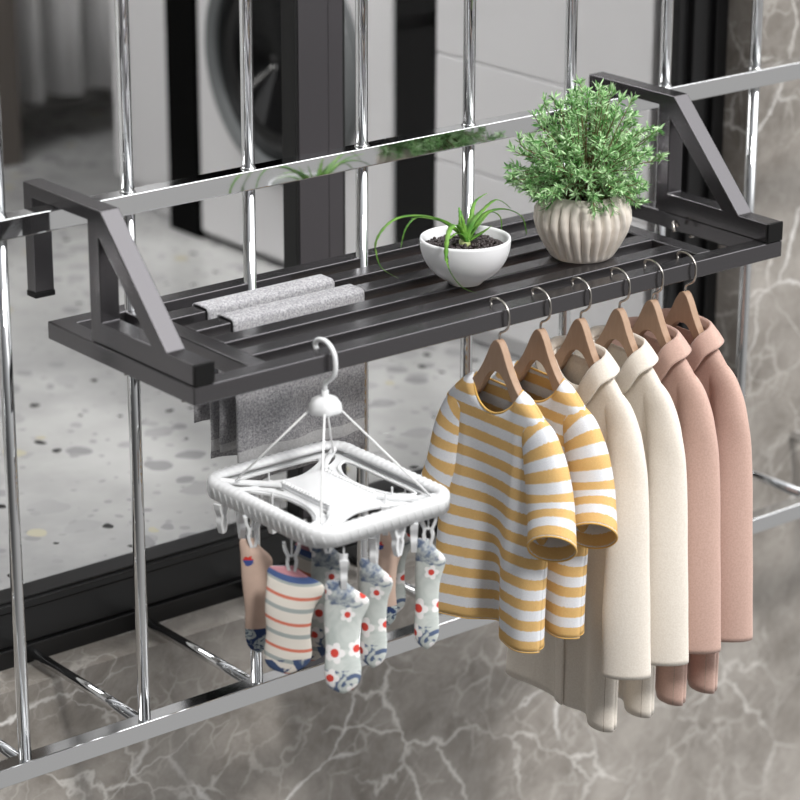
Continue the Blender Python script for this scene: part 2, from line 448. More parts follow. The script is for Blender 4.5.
cb = thing('drawer_cabinet', (XA+.3, .95, ZFL), 'pale grey floor cabinet with flat fronts behind the glass door', 'cabinet')
MB().box(XA+.02, XA+.56, .665, 1.235, ZFL, .62).build('body', M['white_enamel'], cb, bevel=.004)
for z0, z1 in ((ZFL+.04, -.2), (-.1985, .0), (.0015, .3), (.3015, .61)):
    MB().box(XA, XA+.019, .67, 1.23, z0, z1).build('drawer', M['white_enamel'], cb, bevel=.003)
MB().box(XA+.004, XA+.5, 1.237, 1.352, ZFL, .9).build('gap_shade_sheet', M['gap'], cat='panel', label='black sheet for the shade in the gap between the washing machine and the pale cabinet')  # stands in for the open gap, its shade put in as black
tc = thing('tall_cabinet', (XA+.3, 2.3, ZFL), 'tall light grey cabinet beyond the washing machine', 'cabinet')
MB().box(XA+.05, XA+.56, 2.115, 2.36, ZFL, 1.6).build('body', M['white_enamel'], tc, bevel=.004)
MB().box(XA+.03, XA+.05, 2.12, 2.355, ZFL+.06, 1.59).build('cabinet_door', M['white_enamel'], tc, bevel=.003)
MB().box(XA+.006, XA+.5, 2.008, 2.112, ZFL, 1.5).build('side_gap_shade_sheet', M['gap'], cat='panel', label='narrow black sheet for the shade in the gap between washing machine and tall cabinet')  # added black sheet, paints the shade of the narrow gap
cu = MB()
cu.grid(lambda u, v: (lerp(1.43, 1.80, u), 2.82+.035*math.sin(u*22)+.01*math.sin(u*51+2)+.03*math.sin(u*3)*(1-v), lerp(ZFL+.12, 1.7, v)), 120, 8)
cu.build('curtain', M['curtain'], smooth=True, solid=.004, cat='curtain', label='pale grey curtain in soft folds at the back of the room')
MB().box(.95, 1.42, 2.75, 3.1, ZFL+.0, .9).build('brown_cabinet', M['brown'], bevel=.004, cat='cabinet', label='dark taupe cabinet left of the curtain at the back')

# ------------------------------------------------------------------ steel railing
BX, DX, YB = -.076, .1891, .3045
rl = thing('railing', (.6, YB, -.612), 'polished steel guard railing with round bars in front of the marble wall', 'railing')
for z in (.1286, -.6124):
    MB().box(-.72, 2.35, .2916, .3183, z, z+.0267).build('rail', M['chrome'], rl, bevel=.0017, seg=3)
for i in range(-3, 13):
    x = BX+i*DX
    for z0, z1 in ((-.588, .131), (.153, 1.15)):
        MB().tube([(x,YB,z0),(x,YB,z1)], .0085, 20).build('bar', M['chrome'], rl, smooth=True)
    MB().tube([(x,.31,-.5935),(x,YF,-.5935)], .0078, 16).build('wall_bracket_rod', M['chrome'], rl, smooth=True)
    wl = MB().lathe([(.0108, 0), (.0098, .002), (.0086, .0032)], (x, YB, .1550), 20); wl.build('weld', M['chrome'], rl, smooth=True)
MB().box(-.72, 2.35, .2916, .3183, 1.14, 1.1667).build('rail', M['chrome'], rl, bevel=.0022)

# ------------------------------------------------------------------ drying rack
T = .0237
rk = thing('drying_rack', (.5, .16, -T), 'dark gunmetal metal drying shelf hooked over the steel railing', 'drying rack')
bv = dict(bevel=.0019, seg=3)
fm = MB(); o_ = [(0,0),(1,0),(1,.3265),(0,.3265)]; i_ = [(.027,.027),(.973,.027),(.973,.2995),(.027,.2995)]
fm.v = [(x,y,z) for z in (0,-T) for L_ in (o_, i_) for x, y in L_]
for k in range(4):
    j = (k+1)%4; fm.f += [(k,j,4+j,4+k), (8+k,12+k,12+j,8+j), (k,8+k,8+j,j), (4+k,4+j,12+j,12+k)]
fm.build('outer_frame', M['rack'], rk, **bv)
for x in (.099, .8605): MB().box(x, x+.027, .027, .2995, -T, -.0003).build('cross_bar', M['rack'], rk, **bv)
for y in (.0565, .116, .1765, .2355): MB().box(.126, .8605, y, y+.029, -T+.001, 0).build('slat', M['rack'], rk, **bv)
for x0 in (.0015, .9705):
    x1 = x0+.028; z0 = .0012
    br = MB()
    # base, post, beam, hook and diagonal share one welded outline with a triangular hole
    out = [(.003,z0),(.2257,z0),(.2257,.156),(.354,.156),(.354,.030),(.3745,.030),(.3745,.1735),(.196,.1735),(.0585,.0275),(.003,.0275)]
    hole = [(.2017,.0285),(.2017,.1385),(.0935,.0285)]
    me = bmesh.new()
    def ringv(pts, x): return [me.verts.new((x, y, z)) for y, z in pts]
    ov, hv = ringv(out, x0), ringv(hole, x0); ov2, hv2 = ringv(out, x1), ringv(hole, x1)
    for R1, R2 in ((ov, ov2), (hv, hv2)):
        n = len(R1)
        for i in range(n): me.faces.new((R1[i], R1[(i+1)%n], R2[(i+1)%n], R2[i]))
    for O, H in ((ov, hv), (ov2, hv2)):
        # O: 0 front-bottom 1 rear-bottom 2 post top 3..5 hook 6 top rear 7 corner 8 diag foot 9 front-top ; H: 0 rear-bottom 1 top 2 front
        for f in ((O[0],O[1],H[0],H[2]), (O[1],O[2],H[1],H[0]), (O[2],O[7],H[1]), (O[2],O[3],O[6],O[7]), (O[3],O[4],O[5],O[6]), (O[7],O[8],H[2],H[1]), (O[8],O[9],O[0],H[2])):
            me.faces.new(f)
    bmesh.ops.recalc_face_normals(me, faces=me.faces)
    bmesh.ops.dissolve_limit(me, angle_limit=.01, verts=me.verts, edges=me.edges)
    mm = bpy.data.meshes.new('bracket'); me.to_mesh(mm); me.free(); mm.materials.append(M['rack'])
    b = bpy.data.objects.new('bracket', mm); COL.objects.link(b); b.parent = rk; b.matrix_parent_inverse = Matrix.Translation(rk.location).inverted()
    m = b.modifiers.new('Bevel', 'BEVEL'); m.width = .0014; m.segments = 3; m.limit_method = 'ANGLE'; m.angle_limit = math.radians(20)
    c1 = MB().box(x0-.0004, x1+.0004, -.0012, .003, z0-.0004, .0279).build('end_cap', M['cap'], b, bevel=.0008); sub_parent(c1, b)
    c2 = MB().box(x0-.0008, x1+.0008, .3532, .3753, .0225, .030).build('end_cap', M['cap'], b, bevel=.001); sub_parent(c2, b)
for x, y in ((.0135, .165), (.0135, .040), (.9865, .165), (.9865, .04)):
    s = MB(); s.tube([(x,y,-T),(x,y,-T-.006)], .0022, 10); s.tube([(x-.004,y,-T-.0058),(x+.004,y,-T-.0075)], .0016, 8)
    s.build('wing_screw', M['steel'], rk, smooth=True)
s = MB(); s.tube(catmull([(.965,.172,-.012),(.958,.172,-.004),(.952,.168,-.008),(.950,.164,-.016)], 5), .0028, 10); s.build('wing_screw', M['steel'], rk, smooth=True)

# ------------------------------------------------------------------ towels (each folded over a slat)
def towel(y0, y1, xa, xb, zf, zb, lab, seed):
    m = MB(); g = .0028
    prof = [(y0-g, zf)]
    n = 16
    prof += [(y0-g, lerp(zf, -.004, k/n)) for k in range(1, n+1)]
    for k in range(1, 6):
        a = PI/2*k/5; prof.append((y0-g+.006*(1-math.cos(a)), -.004+ .0062*math.sin(a)+.0008))
    prof.append((y1+g-.006, .003))
    for k in range(1, 6):
        a = PI/2*k/5; prof.append((y1+g-.006+.006*math.sin(a), -.004+.0062*math.cos(a)+.0008))
    prof += [(y1+g, lerp(-.004, zb, k/n)) for k in range(1, n+1)]
    L = len(prof)-1
    def fn(u, v):
        i = v*L; k = min(int(i), L-1); y = lerp(prof[k][0], prof[k+1][0], i-k); z = lerp(prof[k][1], prof[k+1][1], i-k)
        depth = max(0, -.03-z)/.19
        wob = (noise.noise(Vector((u*4, seed, z*9)))*.009 + .0035*math.sin(u*17+seed))*depth
        side = -1 if y < (y0+y1)/2 else 1
        y += side*.004*depth*.6 + max(-.010, min(.010, wob))
        return (lerp(xa, xb, u)+noise.noise(Vector((z*12, seed*3, 0)))*.003*depth, y, z + depth*.003*math.sin(u*9+seed))
    m.grid(fn, 60, L)
    m.build('towel', M['towel'], smooth=True, solid=.0022, cat='towel', label=lab, group='grey towels over the slats')
towel(.2355, .2645, .183, .388, -.205, -.165, 'grey towel draped over the rearmost slat, behind the other towel', 1.3)
towel(.1765, .2055, .181, .392, -.222, -.185, 'grey towel with pale band draped nearest the front edge of the rack', 4.1)

# ------------------------------------------------------------------ white bowl with spiky plant
bc = Vector((.522, .122, 0))
bp_ = thing('potted_spiky_plant', bc, 'spiky trailing succulent in round white bowl on the rack', 'potted plant')
prof = [(.022, .0008)]
R0, zc = .0605, .0595
for k in range(1, 15):
    a = -PI/2+PI/2*k/14; r = R0*math.cos(a*0.985); z = zc+ (zc-.001)*math.sin(a)
    if r > .022: prof.append((r, z))
prof += [(.0605, .0605), (.0600, .0635), (.0575, .0635), (.0565, .060), (.054, .045), (.045, .025), (.02, .012), (0, .011)]
MB().lathe(prof, bc, 72).build('bowl', M['ceramic'], bp_, smooth=True)
MB().lathe([(.0, .049), (.0545, .0485), (.054, .045), (0, .044)], bc, 40).build('soil', M['soil'], bp_, smooth=True)
pb = MB()
for i in range(520):
    a = random.random()*2*PI; r = .052*math.sqrt(random.random()); s = random.uniform(.0022, .0036)
    cx, cy, cz = bc.x+r*math.cos(a), bc.y+r*math.sin(a), .0495+random.uniform(0, .0035)
    vs = []; 
    for j, (rr, zz) in enumerate(((.0,-1),(.75,-.6),(1,0),(.75,.6),(0,1))):
        if rr == 0: vs.append((cx, cy, cz+zz*s*.9))
        else: vs += [(cx+rr*s*math.cos(q*PI/3), cy+rr*s*math.sin(q*PI/3), cz+zz*s*.9) for q in range(6)]
    fs = [(0, 1+(q+1)%6, 1+q) for q in range(6)]
    for j in range(2): fs += [(1+j*6+q, 1+j*6+(q+1)%6, 7+j*6+(q+1)%6, 7+j*6+q) for q in range(6)]
    fs += [(13+q, 13+(q+1)%6, 19) for q in range(6)]
    pb.add(vs, fs)
pb.build('pebbles', M['pebble'], bp_, smooth=True, kind='stuff')
def strap_leaf(pts, w0, name='leaf', mat='aloe', n=7, teeth=True):
    P = catmull(pts, n); m = MB(); N = len(P); side0 = None
    vs = []; fs = []
    for i, p in enumerate(P):
        t = (P[min(i+1,N-1)]-P[max(i-1,0)]).normalized()
        s = t.cross(Vector((0,0,1)))
        if s.length < .15: s = side0 or Vector((1,0,0))
        s.normalize()
        if side0 and s.dot(side0) < 0: s = -s
        side0 = s; nrm = s.cross(t).normalized()
        if nrm.z < 0: nrm = -nrm
        f = i/(N-1); w = w0*(1-f**1.6)*(.9+.1*math.sin(f*6))+.0003
        tooth = (.0009 if i % 2 else 0) if teeth else 0
        vs += [p-s*(w+tooth)+nrm*w*.35, p-nrm*w*.35, p+s*(w+tooth)+nrm*w*.35, p+nrm*w*.05]
    for i in range(N-1):
        for k in range(4): fs.append((i*4+k, i*4+(k+1)%4, i*4+4+(k+1)%4, i*4+4+k))
    fs += [(0,1,2,3), tuple((N-1)*4+k for k in range(4))]
    m.add(vs, fs); m.build(name, M[mat], bp_, smooth=True)
cr = bc+Vector((.004, .006, .050))
leafs = [[(p[0]-cr.x, p[1]-cr.y, p[2]-cr.z) for p in L_] for L_ in (
 [(.524,.128,.054),(.512,.130,.072),(.470,.130,.098),(.412,.130,.106),(.379,.130,.083),(.384,.130,.048),(.413,.128,.026)],
 [(.524,.128,.054),(.512,.130,.074),(.486,.130,.092),(.449,.130,.102),(.428,.130,.091),(.419,.130,.066)],
 [(.524,.124,.054),(.508,.116,.078),(.482,.098,.092),(.455,.078,.086),(.444,.066,.055),(.460,.058,.024),(.488,.056,.008)],
 [(.526,.128,.054),(.512,.130,.074),(.500,.134,.084),(.470,.145,.094),(.452,.15,.095)],
 [(.526,.128,.054),(.522,.126,.072),(.516,.124,.092)],
 [(.528,.126,.054),(.538,.120,.072),(.552,.112,.094)],
 [(.528,.128,.054),(.540,.130,.076),(.556,.130,.089),(.583,.130,.102),(.607,.128,.086)],
 [(.528,.128,.054),(.545,.130,.072),(.567,.130,.087),(.600,.130,.086),(.628,.130,.070),(.637,.130,.045)],
 [(.528,.128,.054),(.550,.128,.074),(.572,.130,.087),(.589,.130,.077),(.592,.130,.058)],
 [(.528,.128,.054),(.544,.138,.078),(.562,.150,.098),(.590,.158,.104)],
 [(.526,.126,.054),(.512,.118,.068),(.494,.108,.076),(.476,.100,.074)],
 [(.526,.128,.054),(.530,.140,.080),(.534,.150,.096)],
 [(.526,.126,.054),(.514,.122,.074),(.506,.116,.090)],
 [(.528,.126,.054),(.546,.116,.066),(.556,.108,.076)])]
for i, lf in enumerate(leafs): strap_leaf([cr+Vector(q) for q in lf], (.0054 if i in (4,5,6,11,12,13) else random.uniform(.0034,.0042)))
MB().lathe([(.002, 0), (.0085, .002), (.0075, .010), (.003, .018), (0, .019)], cr-Vector((0,0,.004)), 14).build('crown', M['aloe_heart'], bp_, smooth=True)

# ------------------------------------------------------------------ ribbed pot with bushy herb
pc = Vector((.728, .118, 0))
hp = thing('potted_herb_bush', pc, 'bushy green herb in ribbed cream pot on the rack', 'potted plant')
def rib(a, r, z):
    k = smooth(z/.015)*smooth((.092-z)/.02) if z < .092 else 0
    return r*(1-.13*(1-abs(math.cos(a*13+z*14)))**1.7*k) if r > .035 else r
prof = [(.040, .0008), (.044, .004), (.053, .018), (.0625, .036), (.0675, .053), (.0665, .068), (.060, .081), (.050, .089), (.0465, .091), (.0445, .089), (.046, .080), (.05, .06), (.04, .02), (0, .015)]
pp = []
for i in range(len(prof)-1):
    for k in range(3): pp.append((lerp(prof[i][0], prof[i+1][0], k/3), lerp(prof[i][1], prof[i+1][1], k/3)))
pp.append(prof[-1])
MB().lathe(pp, pc, 224, rib).build('ribbed_pot', M['ribbed'], hp, smooth=True)
MB().lathe([(0, .082), (.0455, .082), (.045, .078), (0, .077)], pc, 32).build('soil', M['soil'], hp)
rnd = random.Random(21)
stems = MB(); LA = MB(); LB = MB()
def leaf(mb, p, dr, L, wd):
    dr = dr.normalized(); s = dr.cross(Vector((rnd.gauss(0,1), rnd.gauss(0,1), rnd.gauss(0,1)))).normalized(); n = dr.cross(s)
    a = p; m1 = p+dr*L*.35+n*L*.06; m2 = p+dr*L*.7+n*L*.08; e = p+dr*L
    mb.add([a, m1+s*wd, m1-s*wd, m2+s*wd*.85, m2-s*wd*.85, e, m1-n*wd*.4, m2-n*wd*.35],
           [(0,1,6),(0,6,2),(1,3,7,6),(6,7,4,2),(3,5,7),(7,5,4)])
def sprig(path):
    P = catmull(path, 6); N = len(P)
    stems.tube(P, [lerp(.0011, .0004, i/(N-1)) for i in range(N)], 5)
    for i in range(2, N):
        f = i/(N-1)
        if f < .25: continue
        t = (P[i]-P[i-1]).normalized()
        for q in range(3 if f < .95 else 5):
            dd = (t*rnd.uniform(.35, 1.1)+Vector((rnd.gauss(0,1), rnd.gauss(0,1), rnd.gauss(0,.9))).normalized()*.85)
            leaf(LA if rnd.random() < .68 else LB, P[i]+t*rnd.uniform(-.003,.003), dd, rnd.uniform(.008, .0150), rnd.uniform(.0009, .0015))
base = pc+Vector((.002, 0, .083))
for i in range(190):
    az = rnd.random()*2*PI; el = rnd.uniform(-.22, 1); ce = math.sqrt(max(0, 1-max(el,0)**2))
    dirv = Vector((math.cos(az)*ce, math.sin(az)*ce, el))
    R = rnd.uniform(.045, .092)*(1.0+.20*max(el,0)**2)
    if i % 5 == 0: R = rnd.uniform(.088, .104)
    tip = base+Vector((dirv.x*R*1.0, dirv.y*R*.95, .032+dirv.z*R*1.10))
    st0 = base+Vector((dirv.x*rnd.uniform(0,.035), dirv.y*rnd.uniform(0,.035), 0))
    mid = st0.lerp(tip, .5)+Vector((0,0,.016))
    sprig([st0, mid, tip, tip+(dirv+Vector((rnd.gauss(0,.2),rnd.gauss(0,.2),.45))).normalized()*.014])
for i in range(46):
    az = rnd.random()*2*PI; dx, dy = math.cos(az), math.sin(az); r1 = rnd.uniform(.058, .078)
    sprig([base+Vector((dx*.030, dy*.030, 0)), base+Vector((dx*.048, dy*.048, .014)), base+Vector((dx*r1, dy*r1, rnd.uniform(-.002, .02)))])
stems.build('stems', M['twig'], hp, smooth=True)
LA.build('foliage', M['leafA'], hp, fixn=False); LB.build('foliage', M['leafB'], hp, fixn=False)

# ------------------------------------------------------------------ wooden hangers
HY = .012
HX = [.4885, .560, .631, .7015, .763, .825]
def make_hanger(x, label):
    h = thing('wooden_hanger', (x, HY, 0), label, 'hanger', 'wooden hangers on the front rail')
    # arms: closed outline in the y-z plane, thickened
    top = [(0,-.043),(.006,-.046),(.013,-.056),(.020,-.070),(.029,-.086),(.042,-.103),(.060,-.119),(.078,-.132),(.090,-.143)]
    bot = [(.090,-.156),(.078,-.150),(.062,-.142),(.048,-.134),(.036,-.124),(.027,-.110),(.018,-.097),(.009,-.089),(0,-.0865)]
    tp = catmull([(0,a,b) for a,b in top], 4); bt = catmull([(0,a,b) for a,b in bot], 4)
    rightp = [(p.y, p.z) for p in tp]+[(p.y, p.z) for p in bt]
    leftp = [(-a, b) for a, b in rightp[::-1]][1:-1]
    outl = rightp+leftp
    m = MB(); m.prism([(HY+a, b) for a, b in outl], x-.0058, x+.0058)
    m.build('hanger_body', M['wood'], h, bevel=.0035, seg=3)
    hk = MB()
    pts = [(x,HY+.0165,-.001),(x,HY+.0185,.0035),(x,HY+.015,.0085),(x,HY+.004,.0108),(x,HY-.008,.0075),(x,HY-.0165,-.001),(x,HY-.0185,-.012),(x,HY-.0165,-.023),(x,HY-.010,-.0295),(x,HY-.002,-.034),(x,HY,-.040),(x,HY,-.052)]
    hk.tube(catmull(pts, 6), .0017, 10); hk.build('hook', M['steel'], h, smooth=True)
    return h
hl = ['tan wooden hanger holding the leftmost striped shirt', 'tan wooden hanger holding the striped shirt second from left',
      'tan wooden hanger holding the cream coat nearest the striped shirts', 'tan wooden hanger holding the cream coat next to the rose coats',
      'tan wooden hanger holding the dusty rose coat beside the cream coats', 'tan wooden hanger holding the rightmost dusty rose coat']
h0 = make_hanger(HX[0], hl[0])
for i in range(1, 6): copy_tree(h0, (HX[i], HY, 0), hl[i])

# ------------------------------------------------------------------ garments
def loft_sleeve(mb, path, rl, rs, ang, n=32, v0=0, endn=None):
    """open tube along path; rl / rs long and short radii, ang turns the long axis (degrees about the path)"""
    P = catmull(path, 8); N = len(P); lens = [0]
    for i in range(1, N): lens.append(lens[-1]+(P[i]-P[i-1]).length)
    def at(lst, f):
        q = f*(len(lst)-1); k = min(int(q), len(lst)-2); return lerp(lst[k], lst[k+1], smooth(q-k)*.5+(q-k)*.5)
    def fn(u, v):
        i = min(int(round(v*(N-1))), N-1); t = (P[min(i+1,N-1)]-P[max(i-1,0)]).normalized()
        f = i/(N-1)
        if endn: t = t.lerp(Vector(endn).normalized(), smooth((f-.62)/.38)).normalized()
        X = Vector((1,0,0)); X = (X-t*X.dot(t)).normalized(); Y = t.cross(X)
        g = math.radians(at(ang, f)); A = Y*math.cos(g)+X*math.sin(g); B = X*math.cos(g)-Y*math.sin(g)
        a = -u*2*PI
        crease = 1+.03*math.sin(3*a+f*4)*math.sin(f*PI)
        return P[i]+B*math.cos(a)*at(rs,f)*crease+A*math.sin(a)*at(rl,f)*crease
    mb.grid(fn, n, N-1, close_u=True, uvfn=lambda u, v: (u*.2, v0+lens[min(int(round(v*(N-1))),N-1)]))
    return [fn(i/n, 1) for i in range(n)]

def body_sheets(x0, yc, wd, ZH, neck_w, neck_f, neck_b, zs, ze, ys, xs, th0, th1, flare, shift, fold_start, ripple):
    def top(y, front):
        a = abs(y-yc)
        if a < neck_w: return zs-(neck_f if front else neck_b)*(1-(a/neck_w)**2)**.62
        return lerp(zs, ze, ((a-neck_w)/(wd-neck_w))**1.35)
    def sheet(front, depth=0):
        def fn(u, v):
            q = lerp(u, math.sin((u-.5)*PI)*.5+.5, .7); yy = lerp(-1, 1, q)
            y0 = yc+yy*wd; y = yc+shift*v+yy*wd*(1+flare*v)
            z = lerp(top(y0, front), ZH+(.0 if front else .003), v)
            tt = smooth((v-fold_start)/(1-fold_start))
            edge = (1-abs(yy)**4.5)**.5; th = lerp(th0, th1, smooth(v*1.5))
            a = abs(y0-yc)
            near_top = min(1, math.sqrt(v/.035)) if v < .035 else 1
            if a < neck_w: near_top = lerp(near_top, 1, (1-(a/neck_w)**2)**.5)
            fold = cub(ys, xs, y-shift*0)*tt
            if front:
                x = x0+fold-th*edge*near_top+ripple*math.sin(y*105+z*14)*tt*edge
            else:
                kk = .2+.8*abs(yy)**5
                x = max(x0+fold*kk+th*edge*near_top*.9+.006*tt*edge, x0+fold+.007*edge*tt)
            return (x, y, z)
        return fn
    return sheet, top

def tshirt(x0, label, seed):
    g = thing('striped_shirt', (x0, HY, -.1), label, 'shirt', 'yellow and white striped shirts')
    yc, wd, ZH = .012, .104, -.446
    ys = [-.125,-.1,-.076,-.035,.0,.02,.053,.093,.125]; xs = [.002,-.012,-.019,-.010,.020,.027,-.002,-.020,-.006]
    sheet, top = body_sheets(x0, yc, wd, ZH, .047, .040, .008, -.101, -.147, ys, xs, .0125, .020, .02, 0, .12, .0016)
    for front in (True, False):
        m = MB(); fn = sheet(front)
        m.grid(fn, 80, 46, uvfn=lambda u, v, fn=fn: (u*.2, -.1-fn(u, v)[2]))
        m.build('body_front' if front else 'body_back', M['stripes'], g, smooth=True, solid=.0018, fixn=False)
        MB().tube([fn(i/80, 1) for i in range(81)], .0013, 6).build('hem_trim', M['trim'], g, smooth=True)
    for sgn in (-1, 1):
        o_ = 0 if sgn < 0 else -.024; k = 1 if sgn < 0 else .55
        path = [(x0+.001, yc+sgn*.058, -.146), (x0, yc+sgn*(.083+o_*.2), -.166), (x0-.003, yc+sgn*(.102+o_*.6), -.200), (x0-.008, yc+sgn*(.116+o_), -.243), (x0-.024*k, yc+sgn*(.137+o_*1.3), -.287)]
        m = MB()
        end = loft_sleeve(m, path, [q*(1 if sgn < 0 else .86) for q in (.026,.032,.035,.036,.0375)], [.0115,.018,.023,.026,.029], [0,0,0,0,0], v0=.006, endn=(-.66,-.42,-.62) if sgn < 0 else (-.3,.4,-.86))
        sl = m.build('sleeve', M['stripes'], g, smooth=True, solid=.0018, fixn=False)
        t = MB(); t.tube(end, .0014, 6, closed=True); sub_parent(t.build('cuff_trim', M['trim'], sl, smooth=True), sl)
    fr, bk = sheet(True), sheet(False); lp = []
    us = []
    for i in range(401):
        q = fr(i/400, 0)
        if abs(q[1]-yc) < .0466: us.append(i/400)
    us = us[::6]
    lp = [fr(u, 0) for u in us]+[bk(u, 0) for u in us[::-1]]
    MB().tube(lp, .0016, 8, closed=True).build('neck_trim', M['trim'], g, smooth=True)
    return g
tshirt(HX[0], 'yellow and white striped shirt, leftmost and hanging in front', 0)
tshirt(HX[1], 'yellow and white striped shirt hanging between the other striped shirt and a cream coat', 1)

def coat(x0, mat, label, cat_group):
    g = thing('long_sleeve_coat', (x0, HY, -.1), label, 'coat', cat_group)
    yc, wd, ZH = .012, .098, -.611; mt = M[mat]
    ys = [-.125,-.092,-.075,-.050,-.02,.02,.06,.105,.15,.17]; xs = [.004,-.010,-.013,-.006,.014,.010,.018,.014,.004,.002]
    sheet, top = body_sheets(x0, yc, wd, ZH, .045, .038, .006, -.096, -.145, ys, xs, .010, .017, .22, .02, .1, .0008)
    for front in (True, False):
        m = MB(); m.grid(sheet(front), 96, 44); m.build('body_front' if front else 'body_back', mt, g, smooth=True, solid=.0022, fixn=False)
    for sgn in (-1, 1):
        path = [(x0+.001, yc+sgn*.056, -.143), (x0, yc+sgn*.080, -.160), (x0-.004, yc+sgn*.099, -.196), (x0-.010, yc+sgn*.113, -.250), (x0-.020, yc+sgn*.124, -.330), (x0-.026, yc+sgn*.132, -.420), (x0-.026, yc+sgn*.136, -.508)]
        m = MB(); tw = -38*1.0
        end = loft_sleeve(m, path, [.023,.0255,.0255,.0255,.028,.031,.0325], [.009,.013,.0150,.015,.015,.015,.0155], [0,0,12,30,40,42,42])
        m.build('sleeve', mt, g, smooth=True, solid=.0022, fixn=False)
    # collar: a stand and a folded-over leaf for each side, meeting at the back
    inner = [(-.0175,.014,-.142),(-.0195,.026,-.120),(-.0165,.042,-.096),(-.004,.050,-.084),(.010,.040,-.080),(.016,.020,-.079),(.0165,.0,-.079)]
    outer = [(-.0230,.030,-.158),(-.0245,.048,-.140),(-.0215,.064,-.116),(-.004,.074,-.104),(.018,.058,-.102),(.026,.028,-.101),(.027,.0,-.101)]
    iP, oP = catmull(inner, 6), catmull(outer, 6); NP = len(iP)-1
    for sgn in (-1, 1):
        cm = MB()
        def fn(u, v, sgn=sgn):
            i = min(int(round(u*NP)), NP); a, b = iP[i], oP[i]
            if v < .3:
                k = v/.3; p = Vector((a.x*.80, a.y*.93, a.z-.014)).lerp(a, k)
            else:
                k = (v-.3)/.7; p = a.lerp(b, k); p.z += .0012*math.sin(k*PI)
            return (x0+p.x, yc+sgn*p.y, p.z)
        cm.grid(fn, NP, 14); cm.build('collar', mt, g, smooth=True, solid=.0022, offset=0, fixn=False)
    # front placket: the overlapping edge of the opening
    fr = sheet(True); pl = MB()
    def at_y(y, v):
        lo, hi = 0, 1
        for _ in range(24):
            md = (lo+hi)/2
            if fr(md, v)[1] < y: lo = md
            else: hi = md
        return fr(lo, v)
    def pf(u, v):
        y = lerp(.014, .0335, u)+.004*v; p = at_y(y, v); return (p[0]-.0032, p[1], p[2]-.0006)
    pl.grid(pf, 5, 40); pl.build('placket', mt, g, smooth=True, solid=.002, fixn=False)
    sm = MB(); sm.tube([Vector(fr(.085, i/30))+Vector((-.0006,-.0010,0)) for i in range(22, 31)], .0004, 5); sm.build('seam', M['seam'], g, smooth=True)
    return g
coat(HX[2], 'cream', 'cream long-sleeved coat hanging right behind the striped shirts', 'cream coats')
coat(HX[3], 'cream', 'cream long-sleeved coat hanging directly in front of the rose coats', 'cream coats')
coat(HX[4], 'rose', 'dusty rose long-sleeved coat hanging between the cream coat and the last rose coat', 'dusty rose coats')
coat(HX[5], 'rose', 'dusty rose long-sleeved coat, rightmost on the front rail', 'dusty rose coats')

# ------------------------------------------------------------------ white clip dryer
CX, CY, ZC = .2025, .006, -.174
cd = thing('clip_dryer', (CX, CY, -.20), 'white plastic clip dryer frame hanging by its hook from the front rail', 'clip dryer')
def rrect(hx, hy, r, n=10):
    pts = []
    for sx, sy, a0 in ((1,1,0),(-1,1,PI/2),(-1,-1,PI),(1,-1,3*PI/2)):
        for k in range(n+1):
            a = a0+PI/2*k/n; pts.append((CX+sx*(hx-r)+r*math.cos(a), CY+sy*(hy-r)+r*math.sin(a)))
    return pts
def dense(pts, step=.0025):
    out = []
    n = len(pts)
    for i in range(n):
        a = Vector((*pts[i],0)); b = Vector((*pts[(i+1)%n],0)); k = max(1, int((b-a).length/step))
        for j in range(k): out.append(a.lerp(b, j/k))
    return out
HXF, HYF = .1105, .1265
loop = dense(rrect(HXF, HYF, .034))
n = len(loop); rim = MB(); secs = []
acc = 0
for i, p in enumerate(loop):
    t = (loop[(i+1)%n]-loop[i-1]).normalized(); nrm = Vector((t.y, -t.x, 0))   # outward for ccw
    acc += (loop[(i+1)%n]-p).length
    rope = .0006*math.sin(acc*2*PI/.0105)
    prof = [(0,-.022),(.0012,-.006),(.0005+rope*.3,-.001),(-.004,.0028+rope),(-.011,.0024+rope),(-.0155,-.0005+rope),(-.017,-.005),(-.004,-.008),(-.003,-.0215)]
    secs.append([(p.x+nrm.x*a, p.y+nrm.y*a, ZC+z) for a, z in prof])
k = len(secs[0]); vs = [q for s_ in secs for q in s_]
rim.add(vs, [(i*k+j, ((i+1)%n)*k+j, ((i+1)%n)*k+(j+1)%k, i*k+(j+1)%k) for i in range(n) for j in range(k)])
rim.build('outer_rim', M['white'], cd, smooth=True)
# diagonal ribs on the skirt
sk = MB(); acc = 0; last = -1
for i, p in enumerate(loop):
    t = (loop[(i+1)%n]-loop[i-1]).normalized(); nrm = Vector((t.y, -t.x, 0)); acc += (loop[(i+1)%n]-p).length
    if int(acc/.0125) != last:
        last = int(acc/.0125)
        q = loop[(i+2)%n]
        sk.tube([(p.x+nrm.x*.0014, p.y+nrm.y*.0014, ZC-.006), (q.x+nrm.x*.0009, q.y+nrm.y*.0009, ZC-.020)], .0004, 5)
sk.build('rim_ribs', M['white'], cd, smooth=True)
